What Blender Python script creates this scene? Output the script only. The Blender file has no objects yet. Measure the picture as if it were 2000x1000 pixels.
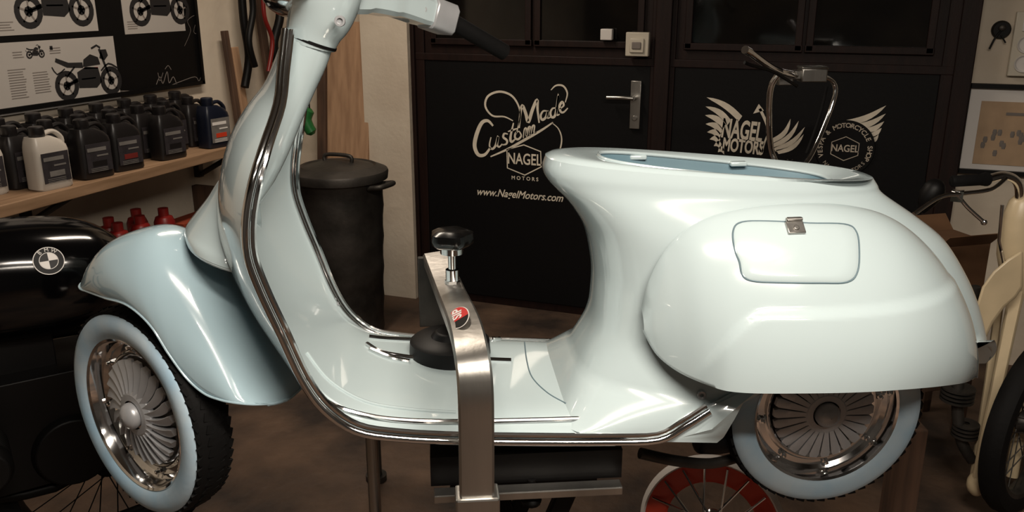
import bpy, bmesh, math, random
from mathutils import Vector, Matrix
from mathutils.bvhtree import BVHTree
random.seed(4)
rad=math.radians
FL=1700.0; PITCH=rad(17); CAM=Vector((0,0,1.586))
I4=Matrix.Identity(4)
YAW=Matrix.Rotation(rad(20),4,'Z')
def ray(px,py):
    u=(px-1000)/FL; v=(500-py)/FL
    d=Vector((u, math.cos(PITCH)+v*math.sin(PITCH), -math.sin(PITCH)+v*math.cos(PITCH)))
    return YAW.to_3x3()@d
def unp(px,py,M,val,axis=1):
    Mi=M.inverted(); o=Mi@CAM; d=Mi.to_3x3()@ray(px,py)
    t=(val-o[axis])/d[axis]
    return o+d*t
def lin(c): 
    c=c/255.0
    return c/12.92 if c<=.04045 else ((c+.055)/1.055)**2.4
# ---------------------------------------------------------------- materials
def mat(name,rgb,rough=.5,metal=0,var=.12,scale=6,bump=0,bscale=60,coat=0,rgb2=None,stretch=None,emit=0,spec=None,ramp=(.35,.65)):
    m=bpy.data.materials.new(name); m.use_nodes=True
    nt=m.node_tree; n=nt.nodes; l=nt.links
    p=n['Principled BSDF']
    c=[lin(x) for x in rgb]
    tc=n.new('ShaderNodeTexCoord'); mp=n.new('ShaderNodeMapping')
    l.new(tc.outputs['Object'],mp.inputs['Vector'])
    if stretch: mp.inputs['Scale'].default_value=stretch
    nz=n.new('ShaderNodeTexNoise'); nz.inputs['Scale'].default_value=scale; nz.inputs['Detail'].default_value=6
    l.new(mp.outputs['Vector'],nz.inputs['Vector'])
    cr_=n.new('ShaderNodeValToRGB')
    c2=[lin(x) for x in rgb2] if rgb2 else [x*(1-var) for x in c]
    c1=c if rgb2 else [min(1,x*(1+var*.4)) for x in c]
    cr_.color_ramp.elements[0].position=ramp[0]; cr_.color_ramp.elements[1].position=ramp[1]
    cr_.color_ramp.elements[0].color=(*c2,1); cr_.color_ramp.elements[1].color=(*c1,1)
    l.new(nz.outputs['Fac'],cr_.inputs['Fac']); l.new(cr_.outputs['Color'],p.inputs['Base Color'])
    p.inputs['Roughness'].default_value=rough; p.inputs['Metallic'].default_value=metal
    if spec is not None: p.inputs['Specular IOR Level'].default_value=spec
    if coat: p.inputs['Coat Weight'].default_value=coat; p.inputs['Coat Roughness'].default_value=.03; p.inputs['Coat IOR'].default_value=1.7
    if bump:
        nb=n.new('ShaderNodeTexNoise'); nb.inputs['Scale'].default_value=bscale; nb.inputs['Detail'].default_value=6
        l.new(mp.outputs['Vector'],nb.inputs['Vector'])
        bp=n.new('ShaderNodeBump'); bp.inputs['Strength'].default_value=bump; bp.inputs['Distance'].default_value=.01
        l.new(nb.outputs['Fac'],bp.inputs['Height']); l.new(bp.outputs['Normal'],p.inputs['Normal'])
    if emit:
        p.inputs['Emission Color'].default_value=(*c,1); p.inputs['Emission Strength'].default_value=emit
    return m
PAINT=mat('pale_blue_paint',(188,203,206),.18,0,.03,2,coat=1.0)
PAINTF=mat('shaded_fender_blue',(168,192,202),.18,0,.03,2,coat=1.0)  # body paint in a deeper tone, the fender's shading put into the colour
PAINTIN=mat('seat_well_shade_blue',(98,126,138),.45,0,.1,5)  # body blue darkened, shade inside the open seat well painted into the colour
GROOVE=mat('groove_shadow_blue',(92,112,120),.6,0,.05)
CHROME=mat('chrome',(236,236,236),.09,1,.05,5)
STEEL=mat('brushed_steel',(180,177,172),.34,1,.25,14,bump=.05,stretch=(1,1,.1))
ALU=mat('cast_aluminium',(178,179,182),.34,.35,.1,20)
BLACKR=mat('black_rubber',(10,9,9),.75,0,.2,20,bump=.1,spec=.2)
BLACKG=mat('black_gloss',(4,4,5),.12,0,.1,5)
BLACKK=mat('black_knob_plastic',(10,10,10),.22,0,.1,5,spec=.4)
BLACKM=mat('black_satin',(9,8,8),.5,0,.2,8,spec=.22)
WHITEW=mat('whitewall_rubber',(156,188,210),.5,0,.12,9,bump=.04,rgb2=(186,202,212))
CREAM=mat('cream_paint',(196,178,146),.35,0,.12,7)
WALLM=mat('plaster_wall',(212,200,182),.9,0,.1,3,bump=.25,bscale=25,rgb2=(196,182,164))
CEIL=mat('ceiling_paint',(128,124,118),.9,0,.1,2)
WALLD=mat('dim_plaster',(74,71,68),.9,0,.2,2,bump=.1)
FLOORM=mat('worn_concrete',(112,88,70),.7,0,.3,3.6,bump=.6,bscale=22,rgb2=(46,36,30),ramp=(.32,.74))
DOORB=mat('black_door_paint',(8,7,8),.6,0,.15,2,bump=.05,spec=.2)
DOORW=mat('dark_stained_wood',(30,15,11),.55,0,.35,5,stretch=(6,6,.6),bump=.1,spec=.25)
GLASSD=mat('dark_pane',(8,8,8),.06,0,.3,4,rgb2=(22,19,16))
SHELFW=mat('shelf_pine',(150,120,92),.65,0,.2,6,stretch=(6,.6,6),rgb2=(124,96,70))
PLANK=mat('weathered_plank',(182,146,114),.75,0,.2,5,stretch=(7,7,.5),rgb2=(156,122,94))
PLANKD=mat('dark_plank',(90,66,50),.75,0,.2,5,stretch=(7,7,.5),rgb2=(64,46,35))
PAPER=mat('poster_paper',(168,162,156),.6,0,.04,2)
PAPERG=mat('print_grey',(120,112,106),.7,0,.1,9)
INK=mat('print_black',(26,24,25),.6,0,.1,9)
CHALK=mat('cream_sign_paint',(220,210,192),.7,0,.12,25)
CHALKD=mat('grey_sign_paint',(190,178,162),.7,0,.12,25)
BOTK=mat('black_plastic_bottle',(26,23,23),.35,0,.15,9)
BOTW=mat('white_plastic_bottle',(186,178,168),.35,0,.06,9)
BOTB=mat('blue_plastic_bottle',(17,22,36),.35,0,.1,9)
LABELG=mat('grey_label',(108,104,100),.5,0,.2,30)
LABELB=mat('dark_label',(44,40,43),.5,0,.3,40)
LABELR=mat('red_label',(104,32,27),.5,0,.1,30)
REDP=mat('red_can',(118,24,20),.4,0,.1,9)
ORANGE=mat('orange_paint',(198,62,36),.35,0,.1,9)
BOXO=mat('orange_card',(140,58,34),.6,0,.1,9)
TANP=mat('tan_print',(178,150,120),.7,0,.12,12)
GALV=mat('galvanised_metal',(80,76,72),.5,.7,.3,7,bump=.08,rgb2=(48,46,43))
CARD=mat('cardboard',(112,80,54),.85,0,.15,8)
GREENP=mat('green_plastic',(34,104,50),.4,0,.1,8)
SOCK=mat('socket_plastic',(196,188,172),.4,0,.04,4)
REDS=mat('sticker_red',(185,40,40),.4,0,.05,4)
WHITES=mat('sticker_white',(215,210,205),.4,0,.04,4)
LAMPM=mat('lamp_glow',(255,240,220),.5,0,0,1,emit=6)

# ---------------------------------------------------------------- geometry helpers
def cr(pts,n=6,closed=False):
    P=[tuple(p) for p in pts]; out=[]; L=len(P)
    segs=L if closed else L-1
    for i in range(segs):
        if closed: a,b,c,d=P[(i-1)%L],P[i],P[(i+1)%L],P[(i+2)%L]
        else: a,b,c,d=P[max(i-1,0)],P[i],P[i+1],P[min(i+2,L-1)]
        for k in range(n):
            t=k/n
            out.append(tuple(.5*((2*y)+(-x+z)*t+(2*x-5*y+4*z-w)*t*t+(-x+3*y-3*z+w)*t**3) for x,y,z,w in zip(a,b,c,d)))
    if not closed: out.append(P[-1])
    return out
def sm(x,a,b_): 
    t=max(0,min(1,(x-a)/(b_-a))); return t*t*(3-2*t)
class B:
    def __init__(s,M=None): s.v=[]; s.f=[]; s.m=[]; s.M=M or I4
    def add(s,vs,fs,m=0,M=None):
        o=len(s.v); T=s.M@M if M is not None else s.M
        s.v+= [T@Vector(x) for x in vs]; s.f+=[tuple(i+o for i in f) for f in fs]; s.m+=[m]*len(fs)
        return s
    def rings(s,R,m=0,closed=True,cap0=False,cap1=False,M=None,loop=False):
        n=len(R[0]); vs=[p for r in R for p in r]; fs=[]
        L=len(R)
        for i in range(L if loop else L-1):
            for j in range(n if closed else n-1):
                a=i*n+j; b=i*n+(j+1)%n; i2=(i+1)%L
                fs.append((a,b,i2*n+(j+1)%n,i2*n+j))
        if cap0: fs.append(tuple(range(n))[::-1])
        if cap1: fs.append(tuple((L-1)*n+j for j in range(n)))
        return s.add(vs,fs,m,M)
    def sweep(s,pts,r=.01,seg=12,m=0,cap=True,closed=False,sec=None,up=None,M=None):
        P=[Vector(p) for p in pts]; L=len(P); T=[]
        for i in range(L):
            a=P[i-1] if (i>0 or closed) else P[i]; b=P[(i+1)%L] if (i<L-1 or closed) else P[i]
            T.append((b-a).normalized())
        n=Vector(up) if up is not None else (Vector((0,0,1)) if abs(T[0].z)<.9 else Vector((1,0,0)))
        R=[]
        for i in range(L):
            n=(n-T[i]*n.dot(T[i])).normalized(); b=T[i].cross(n)
            ri=r[i] if isinstance(r,(list,tuple)) else r
            if sec: R.append([P[i]+n*q[1]*ri+b*q[0]*ri for q in sec])
            else: R.append([P[i]+(n*math.sin(2*math.pi*k/seg)+b*math.cos(2*math.pi*k/seg))*ri for k in range(seg)])
        return s.rings(R,m,True,cap and not closed,cap and not closed,M,loop=closed)
    def cyl(s,a,b,r,r2=None,seg=20,m=0,M=None):
        return s.sweep([a,b],[r,r if r2 is None else r2],seg,m,True,M=M)
    def lathe(s,prof,M=None,seg=48,m=0,cap=False):
        R=[[((r)*math.cos(2*math.pi*k/seg),(r)*math.sin(2*math.pi*k/seg),h) for k in range(seg)] for (r,h) in prof]
        return s.rings(R,m,True,cap,cap,M)
    def box(s,c,d,m=0,M=None,taper=1):
        x,y,z=[q/2 for q in d]; vs=[]
        for k in (-1,1):
            f=1 if k<0 else taper
            vs+=[(c[0]-x*f,c[1]-y*f,c[2]+k*z),(c[0]+x*f,c[1]-y*f,c[2]+k*z),(c[0]+x*f,c[1]+y*f,c[2]+k*z),(c[0]-x*f,c[1]+y*f,c[2]+k*z)]
        return s.add(vs,[(3,2,1,0),(4,5,6,7),(0,1,5,4),(1,2,6,5),(2,3,7,6),(3,0,4,7)],m,M)
    def ball(s,c,r,m=0,seg=20,M=None):
        rx,ry,rz=(r,r,r) if not isinstance(r,(tuple,list)) else r
        R=[]
        for i in range(1,seg//2):
            a=math.pi*i/(seg//2)
            R.append([(c[0]+rx*math.sin(a)*math.cos(2*math.pi*k/seg),c[1]+ry*math.sin(a)*math.sin(2*math.pi*k/seg),c[2]-rz*math.cos(a)) for k in range(seg)])
        return s.rings(R,m,True,True,True,M)
    def prism(s,poly,ext,m=0,M=None):
        n=len(poly); e=Vector(ext); P=[Vector(p) for p in poly]
        vs=P+[p+e for p in P]
        fs=[tuple(range(n))[::-1],tuple(range(n,2*n))]+[(i,(i+1)%n,n+(i+1)%n,n+i) for i in range(n)]
        return s.add(vs,fs,m,M)
    def ribbon(s,pts2,w,M,m=0,z=.0,n=5,closed=False,taper=False):
        P=cr(pts2,n,closed) if n>1 else [tuple(p) for p in pts2]
        P=[Vector((p[0],p[1])) for p in P]; L=len(P); vs=[]
        for i in range(L):
            a=P[i-1] if (i>0 or closed) else P[i]; b=P[(i+1)%L] if (i<L-1 or closed) else P[i]
            t=(b-a); t=t.normalized() if t.length>1e-9 else Vector((1,0)); ww=w
            if taper: ww=w*(.45+.55*math.sin(math.pi*i/(L-1)))
            q=Vector((-t.y,t.x))*ww/2
            vs+=[(P[i].x+q.x,P[i].y+q.y,z),(P[i].x-q.x,P[i].y-q.y,z)]
        fs=[(2*i,2*i+1,2*((i+1)%L)+1,2*((i+1)%L)) for i in range(L if closed else L-1)]
        return s.add(vs,fs,m,M)
    def text(s,t,size,M,m=0,shear=0,bold=0,align='CENTER',sx=1):
        cu=bpy.data.curves.new('t','FONT'); cu.body=t; cu.size=size; cu.shear=shear; cu.align_x=align; cu.align_y='CENTER'; cu.offset=bold; cu.resolution_u=4
        ob=bpy.data.objects.new('t',cu); bpy.context.scene.collection.objects.link(ob)
        dg=bpy.context.evaluated_depsgraph_get(); dg.update()
        me=bpy.data.meshes.new_from_object(ob.evaluated_get(dg))
        vs=[(v.co.x*sx,v.co.y,v.co.z) for v in me.vertices]; fs=[tuple(p.vertices) for p in me.polygons]
        bpy.data.objects.remove(ob); bpy.data.curves.remove(cu); bpy.data.meshes.remove(me)
        return s.add(vs,fs,m,M)
    def obj(s,name,mats,parent=None,label=None,cat=None,smooth=40,bevel=0,solid=0,loc=None,normals=True,kind=None,group=None):
        me=bpy.data.meshes.new(name)
        vs=s.v
        base=Vector(loc) if loc is not None else Vector((0,0,0))
        me.from_pydata([tuple(v-base) for v in vs],[],s.f)
        for mm in (mats if isinstance(mats,(list,tuple)) else [mats]): me.materials.append(mm)
        for i,p in enumerate(me.polygons): p.material_index=s.m[i]
        if normals:
            bm=bmesh.new(); bm.from_mesh(me); bmesh.ops.recalc_face_normals(bm,faces=bm.faces); bm.to_mesh(me); bm.free()
        if smooth:
            me.shade_smooth()
            try: me.set_sharp_from_angle(angle=rad(smooth))
            except Exception: pass
        o=bpy.data.objects.new(name,me); bpy.context.scene.collection.objects.link(o); o.location=base
        if parent is not None: o.parent=parent
        if label: o['label']=label
        if cat: o['category']=cat
        if kind: o['kind']=kind
        if group: o['group']=group
        if solid:
            md=o.modifiers.new('s','SOLIDIFY'); md.thickness=abs(solid); md.offset=1 if solid>0 else -1
        if bevel:
            md=o.modifiers.new('b','BEVEL'); md.width=bevel; md.segments=2; md.limit_method='ANGLE'; md.angle_limit=rad(50)
        return o
def empty(name,M,label=None,cat=None,parent=None,group=None):
    o=bpy.data.objects.new(name,None); bpy.context.scene.collection.objects.link(o); o.empty_display_size=.1
    if parent is not None: o.parent=parent
    o.matrix_local=M
    if label: o['label']=label
    if cat: o['category']=cat
    if group: o['group']=group
    return o
def T(x,y=None,z=None):
    return Matrix.Translation(Vector(x) if y is None else Vector((x,y,z)))
def RX(a): return Matrix.Rotation(rad(a),4,'X')
def RY(a): return Matrix.Rotation(rad(a),4,'Y')
def RZ(a): return Matrix.Rotation(rad(a),4,'Z')
TOY=RX(90)

# ================================================================= ROOM
WX=-2.75; WY=4.08; RXW=2.7; BY=-1.9; CH=2.9; DY=4.03
def shell(name,c,d,m):
    b=B(); b.box((0,0,0),d); o=b.obj(name,m,loc=None,smooth=0,kind='structure'); o.location=c; return o
shell('floor',((WX+RXW)/2,(BY+WY)/2,-.05),(RXW-WX+.4,WY-BY+.4,.1),FLOORM)
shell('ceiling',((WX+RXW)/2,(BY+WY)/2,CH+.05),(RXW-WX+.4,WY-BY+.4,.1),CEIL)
shell('wall_left',(WX-.1,(BY+WY)/2,CH/2),(.2,WY-BY+.4,CH),WALLM)
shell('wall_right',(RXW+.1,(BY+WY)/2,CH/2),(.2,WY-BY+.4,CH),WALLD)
shell('wall_back',((WX+RXW)/2,WY+.1,CH/2),(RXW-WX,.2,CH),WALLM)
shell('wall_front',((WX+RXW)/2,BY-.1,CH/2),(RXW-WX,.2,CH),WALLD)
pl=shell('trim_1',(-2.12,4.02,CH/2),(.26,.12,CH),WALLM)
def dX(px,py=300): return unp(px,py,I4,DY).x
xL=-1.975; xM=dX(1290,200); xR=.46
zP=1.27
dm=[DOORW,DOORB,GLASSD,CHROME]
def leaf(name,x0,x1):
    b=B(); w=x1-x0; cx=(x0+x1)/2
    b.box((cx,DY+.025,1.1),(w,.05,2.2),0)
    b.box((cx,DY-.006,(zP+.02)/2+.01),(w-.10,.014,zP-.05),1)
    pw=(w-.30)/2
    for k in (-1,1):
        px_=cx+k*(pw/2+.035)
        b.box((px_,DY-.001,1.71),(pw,.01,.72),2)
        for (a,d_) in (((px_,DY-.010,1.345),(pw+.06,.024,.03)),((px_,DY-.010,2.085),(pw+.06,.024,.03)),((px_-pw/2-.012,DY-.010,1.71),(.03,.024,.75)),((px_+pw/2+.012,DY-.010,1.71),(.03,.024,.75))):
            b.box(a,d_,0)
    b.box((x0+.025,DY-.008,1.1),(.05,.02,2.2),0); b.box((x1-.025,DY-.008,1.1),(.05,.02,2.2),0)
    b.box((cx,DY-.008,zP),(w,.025,.035),0)
    return b.obj(name,dm,smooth=0,bevel=.003,kind='structure')
d1=leaf('door_1',xL,xM); d2=leaf('door_2',xM+.01,xR)
b=B(); 
b.box((xL-.02,DY-.01,1.13),(.05,.06,2.3)); b.box((xR+.03,DY-.01,1.13),(.07,.06,2.3)); b.box(((xL+xR)/2,DY-.01,2.25),(xR-xL,.06,.1)); b.box((xM+.005,DY-.03,1.1),(.07,.03,2.2))
b.obj('trim_2',DOORW,smooth=0,bevel=.004,kind='structure')
hp=unp(1241,205,I4,DY-.03)
b=B(); b.box((hp.x,DY-.025,hp.z),(.048,.02,.22)); b.cyl((hp.x,DY-.03,hp.z+.035),(hp.x,DY-.085,hp.z+.035),.011); b.sweep(cr([(hp.x,DY-.08,hp.z+.035),(hp.x-.05,DY-.088,hp.z+.037),(hp.x-.125,DY-.083,hp.z+.035)],5),.0095)
b.lathe([(.001,0),(.012,0),(.012,.006),(.001,.006)],T(hp.x,DY-.036,hp.z-.06)@TOY)
b.obj('handle',STEEL,parent=d1,bevel=.002,label='steel lever door handle with long backplate')
FACE=DY-.0145
def DM(px,py,rot=0): return T(unp(px,py,I4,FACE))@RX(90)@RZ(rot)
PLD=T(0,FACE,0)@RX(90)
def dp(px,py):
    q=unp(px,py,I4,FACE); return (q.x,q.z)
def stroke(b,pts,w=.011,closed=False,n=5,taper=False): b.ribbon([dp(*p) for p in pts],w,PLD,closed=closed,n=n,taper=taper)
b=B()
S=[([(1002,236),(985,228),(962,226),(948,208),(953,188),(975,179),(998,186),(1012,205),(1016,228),(1008,262)],.011),
([(963,246),(953,236),(941,240),(931,262),(927,285),(934,302),(947,302),(958,288)],.021),
([(1014,250),(1016,225),(1020,206),(1027,222),(1032,238),(1040,214),(1049,195),(1050,215),(1053,240)],.017),
([(1076,176),(1086,167),(1100,168),(1108,182),(1104,200)],.009),
([(1078,240),(1091,252),(1097,272),(1092,296),(1078,318),(1060,326)],.007),
([(958,306),(990,292),(1025,273),(1058,254),(1080,239)],.013),
([(959,268),(956,284),(961,291),(968,284),(973,266),(971,282),(975,287),(981,281)],.012),
([(992,262),(985,261),(983,268),(990,274),(989,281),(981,283)],.012),
([(1003,240),(997,268),(999,277),(1006,272)],.013),([(992,257),(1010,251)],.009),
([(1014,256),(1007,260),(1006,269),(1012,272),(1018,265),(1014,256)],.011),
([(1022,270),(1024,253),(1028,251),(1028,266),(1032,250),(1036,249),(1035,264),(1040,247),(1044,246),(1043,259),(1048,258)],.010),
([(1069,217),(1061,217),(1056,226),(1059,234),(1066,229),(1070,217),(1069,230),(1075,229)],.012),
([(1087,211),(1079,212),(1075,221),(1078,229),(1085,223),(1091,184),(1087,222),(1093,223)],.012),
([(1093,213),(1101,206),(1098,199),(1093,207),(1095,218),(1101,219),(1109,211)],.012)]
for p,w in S: stroke(b,p,w,taper=True)
hx=[(990,292),(1023,283),(1056,296),(1057,326),(1025,342),(991,328)]
stroke(b,hx,.006,True,1)
b.text('NAGEL',.078,DM(1024,312,0),bold=.0012,sx=.72)
b.text('M O T O R S',.026,DM(1025,349,0),bold=.0004)
b.text('www.NagelMotors.com',.054,DM(930,374,0),shear=.35,bold=.0008,align='LEFT',sx=.88)
b.obj('lettering',CHALK,parent=d1,smooth=0,normals=False,label='cream hand-painted shop lettering')
b=B()
def feather(tip,base,th,bend):
    T0=Vector(dp(*tip)); B0=Vector(dp(*base)); d=B0-T0; q=Vector((-d.y,d.x)).normalized(); th_=th*.0022
    up_=[];dn=[]
    for k in range(1,8):
        t=k/7; wd=th_*.5*math.sin(min(1,t*1.35)*math.pi/2)**.7; c_=T0+d*t+q*math.sin(t*math.pi)*bend*.0022*(-1 if d.x<0 else 1)
        up_.append(c_+q*wd); dn.append(c_-q*wd)
    pts=[T0]+up_+dn[::-1]
    b.add([(p.x,p.y,0) for p in pts],[tuple(range(len(pts)))],0,PLD)
for t,bs in (((1380,190),(1446,232)),((1378,208),(1424,240)),((1377,225),(1414,248)),((1378,242),(1409,258)),((1381,258),(1406,268)),((1386,272),(1405,278)),((1394,285),(1408,287)),((1402,297),(1414,296))):
    feather(t,bs,13,6)
for t,bs in (((1731,206),(1655,240)),((1730,222),(1668,248)),((1727,237),(1680,256)),((1722,250),(1690,263)),((1716,262),(1696,270))):
    feather(t,bs,12,-6)
b.text('NAGEL',.118,DM(1449,256,-4),bold=.0035,sx=.48); b.text('MOTORS',.082,DM(1451,287,-3),bold=.0028,sx=.54)
# fanned strokes beside the lettering
for t,bs in (((1572,248),(1512,292)),((1560,236),(1508,286)),((1544,232),(1506,276)),((1570,262),(1518,297))):
    feather(t,bs,10,-9)
stroke(b,[(1506,298),(1500,250),(1484,212)],.012); b.add([(*dp(*p),0) for p in ((1471,222),(1482,203),(1492,216))],[(0,1,2)],0,PLD)
stroke(b,[(1488,298),(1494,276),(1500,262)],.007)
b.obj('lettering',CHALK,parent=d2,smooth=0,normals=False,label='cream winged shop emblem lettering')
c=unp(1650,290,I4,FACE-.006)
b=B(); b.lathe([(.001,.004),(.120,.004),(.122,.002),(.122,-.005)],T(c)@RX(90),seg=64,m=0)
RS=T(c.x,c.y-.0055,c.z)@RX(90)
txt='VESPA & MOTORCYCLE SHOP'
for i,ch in enumerate(txt):
    if ch==' ': continue
    a=200-i*10.2
    b.text(ch,.028,RS@T(.1*math.cos(rad(a)),.1*math.sin(rad(a)),0)@RZ(a-90),m=1,bold=.0006)
H=[(.064*math.cos(rad(90+60*k)),.052*math.sin(rad(90+60*k))) for k in range(6)]
b.ribbon(H,.0035,RS,m=1,closed=True,n=1); b.text('NAGEL',.042,RS,m=1,bold=.0008,sx=.85)
for i,ch in enumerate('NAGEL MOTORS'):
    if ch==' ': continue
    a=222+i*9.2; b.text(ch,.022,RS@T(.1*math.cos(rad(a)),.1*math.sin(rad(a)),0)@RZ(a+90),m=1)
b.obj('sign',[DOORB,CHALKD],parent=d2,smooth=0,normals=False,label='round black shop sign with grey lettering')
def wallbox(name,px,py,w,h,M_,label,cat,y=None,extra=None):
    q=unp(px,py,I4,(y or WY)); b=B(); b.box((0,-.016,0),(w,.032,h),0)
    if extra: extra(b)
    o=b.obj(name,M_,label=label,cat=cat,bevel=.004,smooth=30); o.location=(q.x,(y or WY),q.z); return o
w_,h_=.105,.105
def sw(b):
    b.box((0,-.036,-.005),(w_*.62,.012,h_*.6),0); b.box((0,-.044,-.005),(w_*.4,.008,h_*.3),1)
wallbox('light_switch',1247,86,w_,h_,[SOCK,PAPERG],'cream square light switch mounted on dark door frame','switch',y=DY-.045,extra=sw)
wallbox('light_switch',1187,67,.055,.05,[WHITES,PAPERG],'small white switch box on dark door frame','switch',y=DY-.022)
def frame(px0,py0,px1,py1,name,label):
    a=unp(px0,py0,I4,WY-.01); c=unp(px1,py1,I4,WY-.01); w=c.x-a.x; h=a.z-c.z
    b=B(); t=.018
    b.box((0,0,-h/2),(w,.006,h),1)
    for cc,dd in (((0,-.008,-t/2),(w,.03,t)),((0,-.008,-h+t/2),(w,.03,t)),((-w/2+t/2,-.008,-h/2),(t,.03,h)),((w/2-t/2,-.008,-h/2),(t,.03,h))): b.box(cc,dd,0)
    b.box((.0,-.005,-h*.54),(w*.74,.004,h*.70),2)
    for k in range(26):
        x=random.uniform(-.17,.12)*w/.5; z=-h*random.uniform(.5,.78)
        b.ball((x,-.007,z),(.009,.002,.018),3,8)
    b.box((-w*.1,-.008,-h*.32),(w*.16,.002,.012),3)
    o=b.obj(name,[BLACKM,WHITES,TANP,PAPERG],label=label,cat='picture',smooth=0); o.location=((a.x+c.x)/2,WY-.008,a.z)
frame(1888,162,2130,352,'picture_frame','black-framed tan print with grey figures on white wall')
q=unp(1955,58,I4,WY)
b=B(); b.lathe([(.001,.02),(.03,.02),(.036,.01),(.036,0)],TOY,seg=28); b.sweep(cr([(0,-.022,0),(-.02,-.03,-.03),(-.035,-.03,-.075)],4),.004,8); b.sweep([(0,-.022,-.02),(.02,-.028,-.05)],.003,8); b.ball((0,-.024,.008),(.014,.006,.012),1,12)
o=b.obj('wall_hook',[BLACKM,GALV],label='round black hook holder with keys hanging from it',cat='hook'); o.location=q
def sk(b):
    for zz in (.0,-.075):
        b.lathe([(.001,.034),(.028,.034),(.03,.04),(.034,.04)],T(0,0,zz)@TOY,seg=24,m=1)
    b.box((0,-.035,.075),(.05,.01,.05),1)
wallbox('wall_socket',2002,86,.10,.25,[SOCK,WHITES],'cream plastic switch and double wall socket plate','socket',extra=sk)

# ================================================================= LEFT WALL
LM=Matrix(((0,0,1,0),(1,0,0,0),(0,1,0,0),(0,0,0,1)))
def lp(px,py,x=WX+.02):
    q=unp(px,py,I4,x,0); return (q.y,q.z)
b=B(); y0,y1=1.6,lp(397,165)[0]; z0=1.172; z1_=2.4
b.box((WX+.011,(y0+y1)/2,(z0+z1_)/2),(.02,y1-y0,z1_-z0)); b.box((WX+.018,(y0+y1)/2,z0+.008),(.03,y1-y0,.016)); b.box((WX+.018,y1-.008,(z0+z1_)/2),(.03,.016,z1_-z0))
b.obj('pin_board',BLACKM,label='large black display board fixed above the shelf',cat='board',smooth=0)
XB=WX+.0212
def ls(b,pts,w,m=0,closed=False,n=4,M=None): b.ribbon([lp(*p,XB) for p in pts],w,M,m,closed=closed,n=n)
def circ(cx,cy,r,n=20): return [(cx+r*math.cos(k*2*math.pi/n),cy+r*math.sin(k*2*math.pi/n)) for k in range(n)]
def moto(b,cx,cy,s,m=1,mr=2):
    def P(*a): return [(cx+x*s,cy+z*s) for x,z in a]
    for sx in (-.062,.064):
        b.ribbon(circ(cx+sx*s,cy-.03*s,.026*s),.012*s,None,m,closed=True,n=1)
        b.ribbon(circ(cx+sx*s,cy-.03*s,.006*s,8),.008*s,None,m,closed=True,n=1)
        for k in range(5):
            a=k*2*math.pi/5+.3; b.ribbon([(cx+sx*s,cy-.03*s),(cx+sx*s+.024*s*math.cos(a),cy-.03*s+.024*s*math.sin(a))],.0035*s,None,3,n=1)
    def poly(pts,mm=m): 
        q=P(*pts); b.add([(x,z,0) for x,z in q],[tuple(range(len(q)))],mm)
    poly([(-.012,.006),(-.008,.022),(.012,.032),(.034,.024),(.038,.008)])
    poly([(-.085,.022),(-.055,.008),(-.012,.004),(-.012,.016),(-.05,.018),(-.082,.03)])
    poly([(-.03,-.038),(-.03,-.004),(-.005,.006),(.03,.002),(.036,-.03),(.02,-.042)])
    poly([(.038,.022),(.044,.04),(.06,.04),(.064,.026),(.052,.016)])
    b.ribbon(P((.064,-.03),(.05,.01),(.04,.042)),.006*s,None,m,n=1); b.ribbon(P((.018,.044),(.034,.05),(.044,.044)),.0045*s,None,m,n=1)
    b.ribbon(P((-.062,-.03),(-.03,-.02)),.008*s,None,m,n=1); b.ribbon(P((-.06,-.012),(-.035,.008)),.004*s,None,m,n=1)
    b.ribbon(P((-.095,.012),(-.084,-.004),(-.062,.006)),.003*s,None,m,n=2)
    b.ribbon(P((.038,-.006),(.062,.008),(.088,-.004)),.004*s,None,m,n=3)
    b.ribbon(P((-.01,.003),(.03,.001)),.0035*s,None,mr,n=1)
    b.ribbon(P((-.02,-.02),(.02,-.02)),.003*s,None,3,n=1)
def poster(px0,py0,px1,py1,name,label,draw):
    a=lp(px0,py0,XB); c=lp(px1,py1,XB); M=T(XB,0,0)@LM
    b=B(M); b.prism([(a[0],a[1],0),(c[0],a[1],0),(c[0],c[1],0),(a[0],c[1],0)],(0,0,.0015),0)
    b.M=T(XB+.0025,0,0)@LM
    draw(b,a[0],a[1],c[0],c[1])
    b.obj(name,[PAPER,INK,REDS,PAPERG],label=label,cat='poster',smooth=0,normals=False)
def lines(b,x,z,w,n,h=.009):
    for i in range(n): b.ribbon([(x,z-i*h),(x+w*random.uniform(.8,1),z-i*h)],.003,None,3,n=1)
def dr1(b,x0,z1,x1,z0):
    w=x1-x0; h=z1-z0; moto(b,x0+w*.76,z0+h*.52,1.75); moto(b,x0+w*.40,z0+h*.86,.42); lines(b,x0+w*.25,z0+h*.86,w*.07,3); lines(b,x0+w*.36,z0+h*.55,w*.12,9); lines(b,x0+w*.2,z0+h*.62,w*.12,12); lines(b,x0+w*.50,z0+h*.88,w*.08,3)
    b.ribbon([(x0+w*.505,z0+h*.885),(x0+w*.525,z0+h*.885)],.014,None,1,n=1)
def dr2(b,x0,z1,x1,z0):
    w=x1-x0; h=z1-z0; moto(b,x0+w*.60,z0+h*.36,1.9); lines(b,x0+w*.05,z0+h*.12,w*.16,4)
poster(-60,88,236,192,'poster',"white poster with motorcycle drawing and text columns",dr1)
poster(-60,-160,192,60,'poster',"white poster with large motorcycle print, cut at top",dr2)
poster(218,-140,362,60,'poster',"white poster with dark motorcycle print, pinned on board",dr2)
b=B(T(XB+.001,0,0)@LM)
ls(b,[(305,165),(312,150),(318,163),(326,140),(330,162),(338,150),(345,165)],.004); ls(b,[(308,142),(312,158),(318,142)],.003); ls(b,[(322,135),(328,128),(334,136)],.003)
ls(b,[(20,205),(120,190),(230,178),(300,178),(350,160),(380,150),(388,158),(392,150)],.003)
ls(b,[(360,90),(372,60),(366,40),(385,30),(378,62),(390,66)],.002)
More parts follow.
